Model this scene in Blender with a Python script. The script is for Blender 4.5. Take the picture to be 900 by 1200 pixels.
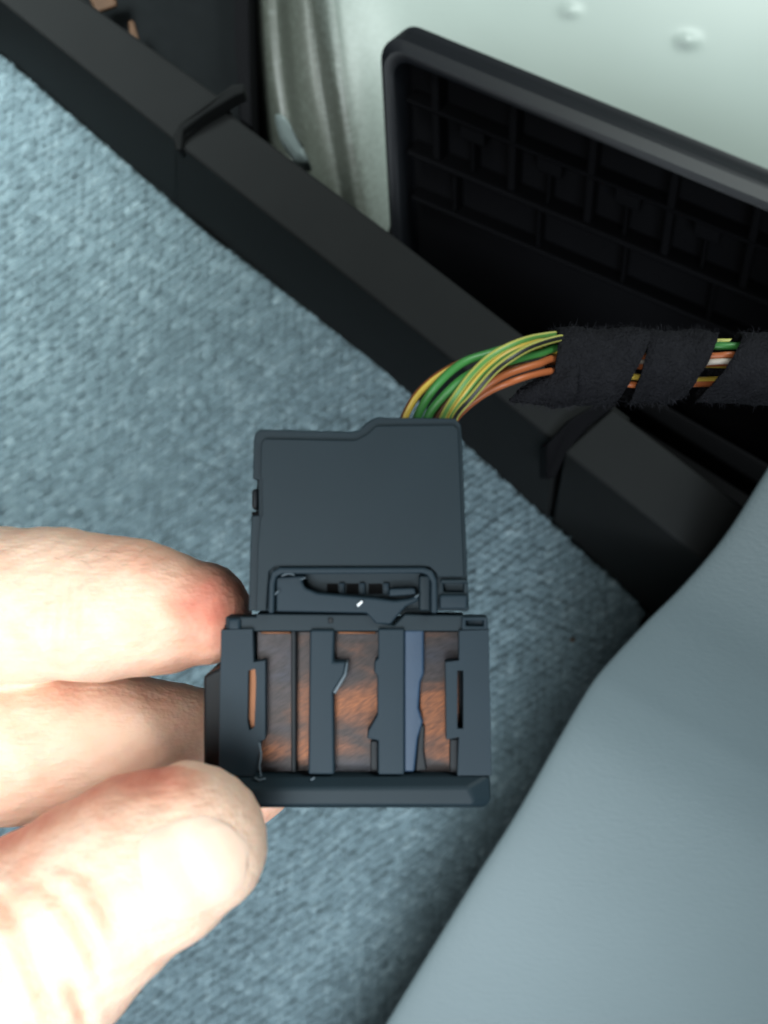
import bpy, bmesh, math, random
import numpy as np
from mathutils import Vector, Matrix
from mathutils.bvhtree import BVHTree

random.seed(7)
rng = np.random.default_rng(11)
scene = bpy.context.scene
col = scene.collection
for o in list(bpy.data.objects):
    bpy.data.objects.remove(o)

# ------------------------------------------------------------------ camera
F = 1105.0            # focal length in pixels of the 900x1200 photograph
CAM_H = 0.33          # metres above the carpet
cam = bpy.data.cameras.new('camera')
cam_o = bpy.data.objects.new('camera', cam)
col.objects.link(cam_o)
cam.sensor_fit = 'VERTICAL'
cam.sensor_height = 36.0
cam.sensor_width = 27.0
cam.lens = 36.0 * F / 1200.0
cam.clip_start = 0.005
cam.clip_end = 20.0
cam_o.location = (0, 0, CAM_H)
cam_o.rotation_euler = (0, 0, 0)
cam.dof.use_dof = True
cam.dof.focus_distance = 0.145
cam.dof.aperture_fstop = 25.0
scene.camera = cam_o

# ------------------------------------------------------------------ light
world = bpy.data.worlds.new('World')
scene.world = world
world.use_nodes = True
bg = world.node_tree.nodes['Background']
bg.inputs[0].default_value = (0.62, 0.80, 0.86, 1)
bg.inputs[1].default_value = 0.09


def area(name, loc, target, sx, sy, energy, color, spread=180):
    l = bpy.data.lights.new(name, 'AREA')
    l.shape = 'RECTANGLE'
    l.size, l.size_y = sx, sy
    l.energy = energy
    l.color = color
    l.spread = math.radians(spread)
    o = bpy.data.objects.new(name, l)
    col.objects.link(o)
    o.location = loc
    d = Vector(target) - Vector(loc)
    o.rotation_euler = d.to_track_quat('-Z', 'Y').to_euler()
    return o


# daylight through the open door, above the upper left of the picture
area('door_daylight', (-0.21, 0.16, 0.50), (-0.19, 0.15, 0.0), 0.16, 0.16, 0.90, (0.90, 1.0, 1.0), 46)
# bluer daylight behind the photographer
area('window_daylight', (-0.03, -0.30, 0.54), (-0.035, -0.17, 0.12), 0.36, 0.20, 0.97, (0.82, 0.92, 1.0), 58)
# fill lamp added near the hand to brighten the skin
area('hand_fill', (-0.12, -0.08, 0.48), (-0.07, -0.055, 0.22), 0.18, 0.18, 0.19, (0.93, 0.99, 1.0), 62)
# windscreen side, upper right
area('windscreen_daylight', (0.36, 0.38, 0.50), (0.17, 0.20, 0.02), 0.26, 0.26, 1.75, (0.90, 1.0, 0.97), 100)

scene.view_settings.view_transform = 'Standard'
scene.view_settings.look = 'None'
scene.view_settings.exposure = 0.0
scene.view_settings.gamma = 1.0
scene.render.engine = 'CYCLES'
scene.render.resolution_x = 768
scene.render.resolution_y = 1024


# ------------------------------------------------------------------ helpers
def P(u, v, d):
    return Vector(((u - 450.0) / F * d, (600.0 - v) / F * d, CAM_H - d))


def lin(r, g, b):
    def f(c):
        c /= 255.0
        return c / 12.92 if c <= 0.04045 else ((c + 0.055) / 1.055) ** 2.4
    return (f(r), f(g), f(b), 1.0)


def tag(o, label=None, cat=None, group=None, kind=None):
    if label: o['label'] = label
    if cat: o['category'] = cat
    if group: o['group'] = group
    if kind: o['kind'] = kind
    return o


def empty(name, loc, label, cat, group=None):
    o = bpy.data.objects.new(name, None)
    o.empty_display_size = 0.01
    col.objects.link(o)
    o.location = loc
    tag(o, label, cat, group)
    return o


def link(name, me, mat=None, parent=None, smooth=False):
    """mesh given in world coordinates; kept in place under its parent"""
    o = bpy.data.objects.new(name, me)
    col.objects.link(o)
    mats = mat if isinstance(mat, (list, tuple)) else [mat]
    for m in mats:
        if m: me.materials.append(m)
    if parent:
        o.parent = parent
        off = Vector(parent.location)
        if parent.parent: off = off + Vector(parent.parent.location)
        me.transform(Matrix.Translation(-off))
    else:
        # put the origin at the base centre of the thing
        c = np.array([v.co[:] for v in me.vertices])
        if len(c):
            b = Vector(((c[:, 0].min() + c[:, 0].max()) / 2, (c[:, 1].min() + c[:, 1].max()) / 2, c[:, 2].min()))
            me.transform(Matrix.Translation(-b))
            o.location = b
    if smooth:
        me.polygons.foreach_set('use_smooth', [True] * len(me.polygons))
    return o


def mesh(name, verts, faces):
    me = bpy.data.meshes.new(name)
    me.from_pydata([tuple(v) for v in verts], [], faces)
    me.update()
    return me


def fix_normals(me):
    bm = bmesh.new(); bm.from_mesh(me)
    bmesh.ops.recalc_face_normals(bm, faces=bm.faces)
    bm.to_mesh(me); bm.free()
    return me


def bake(o):
    """apply modifiers"""
    dg = bpy.context.evaluated_depsgraph_get()
    me = bpy.data.meshes.new_from_object(o.evaluated_get(dg))
    o.modifiers.clear()
    o.data = me
    return o


def bevel(o, w, seg=2, ang=35):
    m = o.modifiers.new('bevel', 'BEVEL')
    m.width = w; m.segments = seg; m.limit_method = 'ANGLE'; m.angle_limit = math.radians(ang)
    m.use_clamp_overlap = True
    o.data.polygons.foreach_set('use_smooth', [True] * len(o.data.polygons))
    n = o.modifiers.new('wn', 'WEIGHTED_NORMAL'); n.keep_sharp = True
    return o


def prism_mesh(poly_front, poly_back):
    n = len(poly_front)
    vs = list(poly_front) + list(poly_back)
    fs = [list(range(n)), list(range(2 * n - 1, n - 1, -1))]
    for i in range(n):
        j = (i + 1) % n
        fs.append([i, i + n, j + n, j])
    return fix_normals(mesh('m', vs, fs))


def smooth_path(pts, n):
    """Catmull-Rom through tuples of any width"""
    a = np.array(pts, float)
    a = np.vstack([2 * a[0] - a[1], a, 2 * a[-1] - a[-2]])
    out = []
    segs = len(pts) - 1
    for k in range(n):
        t = k / (n - 1) * segs
        i = min(int(t), segs - 1); f = t - i
        p0, p1, p2, p3 = a[i], a[i + 1], a[i + 2], a[i + 3]
        out.append(0.5 * ((2 * p1) + (-p0 + p2) * f + (2 * p0 - 5 * p1 + 4 * p2 - p3) * f * f + (-p0 + 3 * p1 - 3 * p2 + p3) * f ** 3))
    return np.array(out)


# ------------------------------------------------------------------ materials
def new_mat(name):
    m = bpy.data.materials.new(name)
    m.use_nodes = True
    return m, m.node_tree, m.node_tree.nodes['Principled BSDF']


def node(nt, typ, **kw):
    n = nt.nodes.new(typ)
    for k, v in kw.items():
        setattr(n, k, v)
    return n


def plastic(name, c, rough=0.5, spec=0.4, var=0.15, vscale=60, grain=2500, bump=0.15, dist=0.00008, stretch=None, metallic=0.0):
    m, nt, p = new_mat(name)
    tc = node(nt, 'ShaderNodeTexCoord')
    mp = node(nt, 'ShaderNodeMapping')
    nt.links.new(tc.outputs['Object'], mp.inputs[0])
    if stretch: mp.inputs['Scale'].default_value = stretch
    n1 = node(nt, 'ShaderNodeTexNoise'); n1.inputs['Scale'].default_value = vscale; n1.inputs['Detail'].default_value = 4
    nt.links.new(tc.outputs['Object'], n1.inputs[0])
    mix = node(nt, 'ShaderNodeMix', data_type='RGBA')
    mix.inputs[6].default_value = tuple(x * (1 - var) for x in c[:3]) + (1,)
    mix.inputs[7].default_value = tuple(min(1, x * (1 + var)) for x in c[:3]) + (1,)
    nt.links.new(n1.outputs[0], mix.inputs[0])
    nt.links.new(mix.outputs[2], p.inputs['Base Color'])
    p.inputs['Roughness'].default_value = rough
    p.inputs['Specular IOR Level'].default_value = spec
    p.inputs['Metallic'].default_value = metallic
    if bump:
        n2 = node(nt, 'ShaderNodeTexNoise'); n2.inputs['Scale'].default_value = grain; n2.inputs['Detail'].default_value = 2
        nt.links.new(mp.outputs[0], n2.inputs[0])
        b = node(nt, 'ShaderNodeBump'); b.inputs['Strength'].default_value = bump; b.inputs['Distance'].default_value = dist
        nt.links.new(n2.outputs[0], b.inputs['Height'])
        nt.links.new(b.outputs[0], p.inputs['Normal'])
    return m


M = {}
M['conn'] = plastic('connector_plastic', lin(20, 34, 41), 0.58, 0.26, 0.10, 150, 6000, 0.25)
M['conn2'] = plastic('slider_plastic', lin(24, 39, 48), 0.58, 0.25, 0.10, 150, 6000, 0.25)
M['conn_dark'] = plastic('inner_plastic', lin(20, 24, 28), 0.6, 0.3, 0.15, 200, 6000, 0.2)
M['hole'] = plastic('hole_black', lin(8, 8, 9), 0.8, 0.1, 0.1, 200, 6000, 0)
M['trim'] = plastic('trim_plastic', lin(24, 25, 25), 0.75, 0.07, 0.10, 80, 2600, 0.5)
M['panel'] = plastic('panel_plastic', lin(9, 9, 11), 0.8, 0.06, 0.15, 60, 2600, 0.4)
M['panel_edge'] = plastic('panel_edge_plastic', lin(17, 19, 23), 0.5, 0.28, 0.15, 60, 2600, 0.4)
M['paint'] = plastic('body_paint', lin(156, 167, 161), 0.42, 0.4, 0.05, 25, 900, 0.05)
M['primer'] = plastic('seam_sealer', lin(120, 116, 104), 0.55, 0.3, 0.25, 70, 700, 0.2)
M['void'] = plastic('black_underfloor', lin(14, 14, 15), 0.9, 0.05, 0.1, 50, 800, 0)
M['cloth_dark'] = plastic('dark_felt', lin(18, 20, 21), 0.95, 0.05, 0.25, 300, 3000, 0.8, 0.0003)
M['grey'] = plastic('grey_trim_plastic', lin(80, 91, 93), 0.55, 0.3, 0.05, 30, 1200, 0.25, 0.0004, (0.35, 1.0, 1.0))
M['tape'] = plastic('fleece_tape', lin(30, 30, 33), 0.95, 0.05, 0.4, 500, 2200, 1.0, 0.0006)
M['fuzz'] = plastic('tape_fuzz', lin(42, 42, 46), 0.95, 0.05, 0.2, 500, 2200, 0)
M['tan'] = plastic('tan_bracket', lin(62, 42, 26), 0.6, 0.2, 0.4, 200, 2200, 0.3)
M['glint'] = plastic('pale_glint', lin(98, 107, 106), 0.8, 0.1, 0.15, 200, 2200, 0.5)
M['burr'] = plastic('white_burr', lin(235, 238, 240), 0.4, 0.5, 0.03, 200, 2200, 0)
M['burr2'] = plastic('grey_burr', lin(74, 86, 94), 0.5, 0.5, 0.1, 200, 2200, 0)
M['blue'] = plastic('blue_sheen', lin(30, 52, 74), 0.5, 0.4, 0.25, 180, 3000, 0.2)
for nm, c in dict(yellow=(186, 158, 66), green=(58, 120, 58), dgreen=(52, 112, 62), brown=(120, 72, 40), orange=(160, 88, 50),
                  lime=(182, 180, 92), black=(28, 30, 30), white=(170, 160, 148), leaf=(84, 132, 66)).items():
    M['w_' + nm] = plastic('wire_' + nm, lin(*c), 0.42, 0.4, 0.08, 200, 3000, 0)


def copper_mat(name, bias):
    # reflected orange highlight painted as a colour band; tarnished purple-brown elsewhere
    m, nt, p = new_mat(name)
    tc = node(nt, 'ShaderNodeTexCoord')
    rot = node(nt, 'ShaderNodeMapping')
    rot.inputs['Rotation'].default_value = (0, 0, math.radians(-32))
    rot2 = node(nt, 'ShaderNodeMapping')
    rot2.inputs['Scale'].default_value = (800, 6500, 900)
    nt.links.new(tc.outputs['Object'], rot.inputs[0])
    nt.links.new(rot.outputs[0], rot2.inputs[0])
    br = node(nt, 'ShaderNodeTexNoise'); br.inputs['Scale'].default_value = 1.0; br.inputs['Detail'].default_value = 2
    nt.links.new(rot2.outputs[0], br.inputs[0])
    big = node(nt, 'ShaderNodeTexNoise'); big.inputs['Scale'].default_value = 200; big.inputs['Detail'].default_value = 7
    mb = node(nt, 'ShaderNodeMapping'); mb.inputs['Scale'].default_value = (0.35, 1.0, 1.0); mb.inputs['Location'].default_value = (0.0013, 0.0062, 0)
    nt.links.new(tc.outputs['Object'], mb.inputs[0]); nt.links.new(mb.outputs[0], big.inputs[0])
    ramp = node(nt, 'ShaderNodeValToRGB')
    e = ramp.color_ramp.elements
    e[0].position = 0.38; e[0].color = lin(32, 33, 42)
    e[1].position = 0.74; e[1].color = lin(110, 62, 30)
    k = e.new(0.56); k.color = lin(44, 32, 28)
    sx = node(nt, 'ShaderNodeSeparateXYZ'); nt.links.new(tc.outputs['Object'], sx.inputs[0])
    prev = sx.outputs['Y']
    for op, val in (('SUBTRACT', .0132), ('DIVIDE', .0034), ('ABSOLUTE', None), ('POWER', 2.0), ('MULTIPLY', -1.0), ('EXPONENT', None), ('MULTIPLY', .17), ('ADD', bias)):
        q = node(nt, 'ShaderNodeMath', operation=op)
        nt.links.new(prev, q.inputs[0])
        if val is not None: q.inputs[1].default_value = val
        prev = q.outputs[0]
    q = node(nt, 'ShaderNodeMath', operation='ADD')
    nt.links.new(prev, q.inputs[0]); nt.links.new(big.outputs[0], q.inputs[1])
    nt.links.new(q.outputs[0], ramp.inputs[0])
    mx = node(nt, 'ShaderNodeMix', data_type='RGBA', blend_type='MULTIPLY')
    mx.inputs[0].default_value = 0.8
    r2 = node(nt, 'ShaderNodeValToRGB')
    r2.color_ramp.elements[0].position = 0.38; r2.color_ramp.elements[0].color = (0.22, 0.19, 0.18, 1)
    r2.color_ramp.elements[1].position = 0.62; r2.color_ramp.elements[1].color = (1.0, 1.0, 1.0, 1)
    nt.links.new(br.outputs[0], r2.inputs[0])
    nt.links.new(ramp.outputs[0], mx.inputs[6]); nt.links.new(r2.outputs[0], mx.inputs[7])
    nt.links.new(mx.outputs[2], p.inputs['Base Color'])
    p.inputs['Metallic'].default_value = 0.5
    p.inputs['Roughness'].default_value = 0.42
    b = node(nt, 'ShaderNodeBump'); b.inputs['Strength'].default_value = 0.5; b.inputs['Distance'].default_value = 0.00006
    nt.links.new(br.outputs[0], b.inputs['Height']); nt.links.new(b.outputs[0], p.inputs['Normal'])
    return m


M['copper'] = copper_mat('tarnished_copper_glint', -0.03)
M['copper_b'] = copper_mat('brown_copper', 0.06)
M['copper_edge'] = plastic('bare_copper', lin(92, 54, 27), 0.4, 0.5, 0.2, 400, 3000, 0.2, metallic=0.6)


def carpet_mat(name, k=1.0):
    m, nt, p = new_mat(name)
    at = node(nt, 'ShaderNodeAttribute'); at.attribute_name = 'fibre'
    tc = node(nt, 'ShaderNodeTexCoord')
    big = node(nt, 'ShaderNodeTexNoise'); big.inputs['Scale'].default_value = 35; big.inputs['Detail'].default_value = 3
    nt.links.new(tc.outputs['Object'], big.inputs[0])
    ad = node(nt, 'ShaderNodeMath', operation='ADD'); nt.links.new(at.outputs['Fac'], ad.inputs[0])
    sc = node(nt, 'ShaderNodeMath', operation='MULTIPLY_ADD'); sc.inputs[1].default_value = 0.5; sc.inputs[2].default_value = -0.25
    nt.links.new(big.outputs[0], sc.inputs[0]); nt.links.new(sc.outputs[0], ad.inputs[1])
    r = node(nt, 'ShaderNodeValToRGB')
    e = r.color_ramp.elements
    e[0].position = 0.0; e[0].color = tuple(x * k for x in lin(62, 74, 78)[:3]) + (1,)
    e[1].position = 1.0; e[1].color = tuple(x * k for x in lin(113, 128, 132)[:3]) + (1,)
    q = e.new(0.5); q.color = tuple(x * k for x in lin(86, 101, 106)[:3]) + (1,)
    nt.links.new(ad.outputs[0], r.inputs[0])
    nt.links.new(r.outputs[0], p.inputs['Base Color'])
    p.inputs['Roughness'].default_value = 0.9
    p.inputs['Specular IOR Level'].default_value = 0.08
    p.inputs['Sheen Weight'].default_value = 0.1
    return m


M['pile'] = carpet_mat('carpet_pile', 1.0)
M['backing'] = carpet_mat('carpet_backing', 0.6)


def skin_mat():
    m, nt, p = new_mat('skin')
    tc = node(nt, 'ShaderNodeTexCoord')
    at = node(nt, 'ShaderNodeAttribute'); at.attribute_name = 'flush_shade'
    n1 = node(nt, 'ShaderNodeTexNoise'); n1.inputs['Scale'].default_value = 220; n1.inputs['Detail'].default_value = 5
    nt.links.new(tc.outputs['Object'], n1.inputs[0])
    ma = node(nt, 'ShaderNodeMath', operation='MULTIPLY_ADD'); ma.inputs[1].default_value = 0.9; ma.inputs[2].default_value = -0.42
    nt.links.new(n1.outputs[0], ma.inputs[0])
    ad = node(nt, 'ShaderNodeMath', operation='ADD'); ad.use_clamp = True
    nt.links.new(ma.outputs[0], ad.inputs[0]); nt.links.new(at.outputs['Fac'], ad.inputs[1])
    r = node(nt, 'ShaderNodeValToRGB')
    e = r.color_ramp.elements
    e[0].position = 0.0; e[0].color = lin(240, 202, 178)
    e[1].position = 1.0; e[1].color = lin(204, 112, 92)
    q = e.new(0.4); q.color = lin(232, 176, 150)
    nt.links.new(ad.outputs[0], r.inputs[0])
    nt.links.new(r.outputs[0], p.inputs['Base Color'])
    p.inputs['Roughness'].default_value = 0.5
    p.inputs['Specular IOR Level'].default_value = 0.35
    p.inputs['Subsurface Weight'].default_value = 0.35
    p.inputs['Subsurface Radius'].default_value = (1.0, 0.35, 0.18)
    p.inputs['Subsurface Scale'].default_value = 0.0022
    # fine skin relief: pores and friction lines
    n2 = node(nt, 'ShaderNodeTexVoronoi'); n2.inputs['Scale'].default_value = 1500
    nt.links.new(tc.outputs['Object'], n2.inputs[0])
    n3 = node(nt, 'ShaderNodeTexNoise'); n3.inputs['Scale'].default_value = 900; n3.inputs['Detail'].default_value = 3
    mp = node(nt, 'ShaderNodeMapping'); mp.inputs['Rotation'].default_value = (0, 0, math.radians(-60)); mp.inputs['Scale'].default_value = (0.25, 1.6, 1)
    nt.links.new(tc.outputs['Object'], mp.inputs[0]); nt.links.new(mp.outputs[0], n3.inputs[0])
    sm = node(nt, 'ShaderNodeMath', operation='MULTIPLY_ADD'); sm.inputs[1].default_value = 0.4
    nt.links.new(n2.outputs[0], sm.inputs[0]); nt.links.new(n3.outputs[0], sm.inputs[2])
    b = node(nt, 'ShaderNodeBump'); b.inputs['Strength'].default_value = 0.55; b.inputs['Distance'].default_value = 0.00025
    nt.links.new(sm.outputs[0], b.inputs['Height']); nt.links.new(b.outputs[0], p.inputs['Normal'])
    return m


M['skin'] = skin_mat()
M['nail'] = plastic('nail', lin(244, 208, 186), 0.5, 0.5, 0.03, 200, 600, 0.1, 0.0001, (4, 0.4, 1))
npb = M['nail'].node_tree.nodes['Principled BSDF']
npb.inputs['Subsurface Weight'].default_value = 0.35; npb.inputs['Subsurface Radius'].default_value = (1.0, .4, .25); npb.inputs['Subsurface Scale'].default_value = 0.002
M['hair'] = plastic('hair', lin(110, 76, 58), 0.6, 0.3, 0.1, 200, 600, 0)

nt = M['paint'].node_tree
p_ = nt.nodes['Principled BSDF']
src = p_.inputs['Base Color'].links[0].from_socket
at_ = node(nt, 'ShaderNodeAttribute'); at_.attribute_name = 'seal'  # sealer tone on the flange plus darkening over the metal
nz = node(nt, 'ShaderNodeTexNoise'); nz.inputs['Scale'].default_value = 90; nz.inputs['Detail'].default_value = 4
ad_ = node(nt, 'ShaderNodeMath', operation='MULTIPLY_ADD'); ad_.inputs[1].default_value = 0.5; ad_.inputs[2].default_value = 0.75
nt.links.new(nz.outputs[0], ad_.inputs[0])
ml_ = node(nt, 'ShaderNodeMath', operation='MULTIPLY'); ml_.use_clamp = True
nt.links.new(ad_.outputs[0], ml_.inputs[0]); nt.links.new(at_.outputs['Fac'], ml_.inputs[1])
mx_ = node(nt, 'ShaderNodeMix', data_type='RGBA'); mx_.inputs[7].default_value = lin(58, 61, 55)
nt.links.new(ml_.outputs[0], mx_.inputs[0]); nt.links.new(src, mx_.inputs[6]); nt.links.new(mx_.outputs[2], p_.inputs['Base Color'])

# ================================================================== SETTING
# dark metal floor under everything
und = link('floor', prism_mesh([(-0.6, -0.6, -0.03), (0.6, -0.6, -0.03), (0.6, 0.6, -0.03), (-0.6, 0.6, -0.03)],
                               [(-0.6, -0.6, -0.04), (0.6, -0.6, -0.04), (0.6, 0.6, -0.04), (-0.6, 0.6, -0.04)]), M['void'])
tag(und, 'black shadowed floor pan beneath the carpet and the trim', 'floor', kind='structure')

# ---- carpet
edge_px = [(-260, -160), (-120, -42), (0, 62), (120, 165), (240, 270), (360, 362), (480, 455), (600, 568), (690, 652), (744, 700), (757, 716)]
right_px = [(752, 735), (735, 770), (715, 800), (690, 838), (660, 885), (612, 965), (545, 1068), (455, 1215), (380, 1330)]
cp = [P(u, v, 0.33) for u, v in edge_px + right_px] + [P(-260, 1330, 0.33)]
poly = np.array([(p.x, p.y) for p in cp])
bm = bmesh.new()
top = [bm.verts.new((p.x, p.y, -0.0030)) for p in cp]
f = bm.faces.new(top)
r = bmesh.ops.extrude_face_region(bm, geom=[f])
for g in r['geom']:
    if isinstance(g, bmesh.types.BMVert): g.co.z = -0.006
bmesh.ops.recalc_face_normals(bm, faces=bm.faces)
me = bpy.data.meshes.new('carpet'); bm.to_mesh(me); bm.free()
carpet = link('carpet', me, M['backing'])
tag(carpet, 'blue grey ribbed velour carpet covering the car floor', 'carpet', kind='structure')


def inside(pts, poly):
    x, y = pts[:, 0], pts[:, 1]
    res = np.zeros(len(pts), bool)
    n = len(poly)
    for i in range(n):
        x0, y0 = poly[i]; x1, y1 = poly[(i + 1) % n]
        c = ((y0 > y) != (y1 > y)) & (x < (x1 - x0) * (y - y0) / (y1 - y0 + 1e-12) + x0)
        res ^= c
    return res


def build_pile():
    ang = math.radians(33)
    d = np.array([math.cos(ang), math.sin(ang)]); n = np.array([-d[1], d[0]])
    sp, sl = 0.0025, 0.0033
    a = np.arange(-0.26, 0.26, sl); b = np.arange(-0.26, 0.26, sp)
    A, B = np.meshgrid(a, b)
    A = A + (np.arange(len(b)) % 2)[:, None] * sl * 0.5
    # rows wander a little
    B = B + 0.0007 * np.sin(A * 60 + B * 23) + 0.0004 * np.sin(A * 170 + 1.3)
    c = A.ravel()[:, None] * d + B.ravel()[:, None] * n
    c += rng.normal(0, 0.00024, c.shape)
    keep = inside(c, poly) & (np.abs(c[:, 0]) < 0.15) & (np.abs(c[:, 1]) < 0.195)
    c = c[keep]
    nt_ = len(c)
    K = 8
    tone_t = np.clip(rng.normal(0.5, 0.12, nt_), 0, 1)
    ht_t = np.clip(rng.normal(1.0, 0.20, nt_), 0.6, 1.5)
    lean_t = rng.normal(0, 0.35, (nt_, 2)) + d * 0.55
    root = np.repeat(c, K, 0)
    n_f = len(root)
    rad = 0.0013 * np.sqrt(rng.random(n_f)); th = rng.random(n_f) * 2 * math.pi
    # tufts are longer along the row
    off = (rad * np.cos(th) * 1.15)[:, None] * d + (rad * np.sin(th) * 0.62)[:, None] * n
    rootp = root + off * 0.55
    lean = np.repeat(lean_t, K, 0) * 0.0009 + off * 0.75 + rng.normal(0, 0.00042, (n_f, 2))
    h = 0.0020 * np.repeat(ht_t, K) * rng.uniform(0.75, 1.15, n_f)
    wa = rng.random(n_f) * math.pi
    w = np.stack([np.cos(wa), np.sin(wa)], 1) * rng.uniform(0.00007, 0.00013, n_f)[:, None]
    tone = np.clip(np.repeat(tone_t, K) + rng.normal(0, 0.10, n_f), 0, 1)
    V = np.zeros((n_f, 7, 3))
    for lvl, (t, wf) in enumerate([(0.0, 1.0), (0.45, 1.1), (0.8, 0.8)]):
        p2 = rootp + lean * (t ** 1.6)
        z = -0.0012 + h * (t - 0.18 * t * t)
        V[:, lvl * 2, :2] = p2 - w * wf; V[:, lvl * 2, 2] = z
        V[:, lvl * 2 + 1, :2] = p2 + w * wf; V[:, lvl * 2 + 1, 2] = z
    V[:, 6, :2] = rootp + lean * 1.12; V[:, 6, 2] = -0.0012 + h * 0.86
    base = (np.arange(n_f) * 7)[:, None]
    quads = np.concatenate([base + np.array([0, 1, 3, 2]), base + np.array([2, 3, 5, 4])], 1).reshape(-1, 4)
    tris = base + np.array([4, 5, 6])
    loops = np.concatenate([quads.ravel(), tris.ravel()])
    starts = np.concatenate([np.arange(len(quads)) * 4, len(quads) * 4 + np.arange(len(tris)) * 3])
    # tuft heads as a relief sheet
    st = 0.00055
    gx = np.arange(-0.15, 0.11, st); gy = np.arange(-0.195, 0.195, st)
    GX, GY = np.meshgrid(gx, gy)
    g = np.stack([GX.ravel(), GY.ravel()], 1)
    cell = 0.0045
    H = np.zeros(len(g)); TN = np.full(len(g), 0.3)
    from collections import defaultdict
    ci = np.floor((c + 1.0) / cell).astype(int)
    key = ci[:, 0] * 4096 + ci[:, 1]
    order = np.argsort(key); sk_ = key[order]
    gi = np.floor((g + 1.0) / cell).astype(int)
    for ox in (-1, 0, 1):
        for oy in (-1, 0, 1):
            k_ = (gi[:, 0] + ox) * 4096 + gi[:, 1] + oy
            lo = np.searchsorted(sk_, k_, 'left'); hi = np.searchsorted(sk_, k_, 'right')
            for m_ in range(4):
                ok = lo + m_ < hi
                idx = order[np.where(ok, lo + m_, 0)]
                dx = g - c[idx]
                la = (dx @ d) / 0.0021; lb = (dx @ n) / 0.00130
                q = la * la + lb * lb
                hh = np.where(ok & (q < 1), ht_t[idx] * np.sqrt(np.clip(1 - q, 0, 1)), 0)
                b_ = hh > H
                H = np.where(b_, hh, H); TN = np.where(b_, tone_t[idx], TN)
    inp = inside(g, poly)
    Z = -0.0020 + 0.0021 * H + rng.normal(0, 0.00014, len(g)) * (0.4 + H)
    nb0 = n_f * 7
    ny_, nx_ = GX.shape
    q0 = (np.arange(ny_ - 1)[:, None] * nx_ + np.arange(nx_ - 1)[None, :]).ravel()
    gq = np.stack([q0, q0 + 1, q0 + nx_ + 1, q0 + nx_], 1)
    gq = gq[inp[gq].all(1)] + nb0
    quads = np.concatenate([quads, gq])
    loops = np.concatenate([quads.ravel(), tris.ravel()])
    starts = np.concatenate([np.arange(len(quads)) * 4, len(quads) * 4 + np.arange(len(tris)) * 3])
    allv = np.concatenate([V.reshape(-1, 3), np.concatenate([g, Z[:, None]], 1)])
    tone_all = np.concatenate([np.repeat(tone, 7), TN])
    me = bpy.data.meshes.new('pile')
    me.vertices.add(len(allv)); me.vertices.foreach_set('co', allv.ravel().astype(np.float32))
    me.loops.add(len(loops)); me.loops.foreach_set('vertex_index', loops.astype(np.int32))
    me.polygons.add(len(starts)); me.polygons.foreach_set('loop_start', starts.astype(np.int32))
    me.update(calc_edges=True)
    at = me.attributes.new('fibre', 'FLOAT', 'POINT')
    at.data.foreach_set('value', tone_all.astype(np.float32))
    return me


pile = link('carpet_pile', build_pile(), M['pile'], carpet)
pile['kind'] = 'stuff'

# ---- painted body wall (upper right): folded sheet with two spot-weld dimples
cols = [  # (u at top, d), (u mid, d), (u low, d)
    [(276, .36), (290, .36), (330, .37)],
    [(296, .332), (312, .338), (375, .358)],
    [(314, .327), (332, .332), (394, .354)],
    [(330, .335), (352, .34), (412, .36)],
    [(352, .34), (378, .345), (430, .37)],
    [(372, .333), (400, .340), (446, .368)],
    [(394, .337), (420, .342), (462, .372)],
    [(470, .337), (490, .350), (520, .385)],
    [(620, .335), (640, .350), (660, .385)],
    [(820, .336), (830, .350), (840, .385)],
    [(1050, .338), (1050, .352), (1050, .387)],
    [(1250, .340), (1250, .354), (1250, .39)],
]
vv = [-120, 120, 380]
NU, NV = 260, 130
grid = np.zeros((NV, NU, 3))
ctr = [smooth_path([(c[k][0], vv[k], c[k][1]) for c in cols], NU) for k in range(3)]
for i in range(NU):
    pth = smooth_path([ctr[k][i] for k in range(3)], NV)
    grid[:, i] = pth
W = np.zeros((NV, NU, 3))
for a in range(NV):
    for b in range(NU):
        u, v, d = grid[a, b]
        for (du, dv, rr, am) in [(667, 13, 7, -.0016), (805, 48, 8, -.0020)]:
            q = ((u - du) ** 2 + (v - dv) ** 2) / rr ** 2
            d += am * math.exp(-q)
        W[a, b] = P(u, v, d)
vs = W.reshape(-1, 3)
fs = [[a * NU + b, a * NU + b + 1, (a + 1) * NU + b + 1, (a + 1) * NU + b] for a in range(NV - 1) for b in range(NU - 1)]
me = mesh('body_wall', vs, fs)
seal_tone_w = np.zeros((NV, NU))
for a in range(NV):
    for b in range(NU):
        t_ = b / (NU - 1) * 11 - a / NV * 2.6
        seal_tone_w[a, b] = min(1, max(0, (6.9 - t_) / 3.4))  # sealer tone on the flange, carried on as darkening over the metal
at = me.attributes.new('seal', 'FLOAT', 'POINT'); at.data.foreach_set('value', seal_tone_w.ravel().astype(np.float32))
wall = link('body_wall', me, M['paint'], None, True)
so = wall.modifiers.new('thick', 'SOLIDIFY'); so.thickness = 0.0012; so.offset = 0 
tag(wall, 'pale painted sheet metal body wall with folded flange and two dimples', 'wall', kind='structure')

# glossy paint highlight on the flange, shaped as a pale solid block
pts = [(318, 128, .300), (334, 132, .298), (352, 170, .297), (364, 190, .299), (344, 186, .302), (326, 160, .302)]
front = [P(*p) for p in pts]
glint = link('glint_pad', prism_mesh(front, [p + Vector((0.001, 0.0, -0.012)) for p in front]), M['glint'])
bevel(glint, 0.003, 4)
tag(glint, 'small pale blue grey block standing in for a paint highlight behind the trim strip', 'foam pad')

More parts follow.
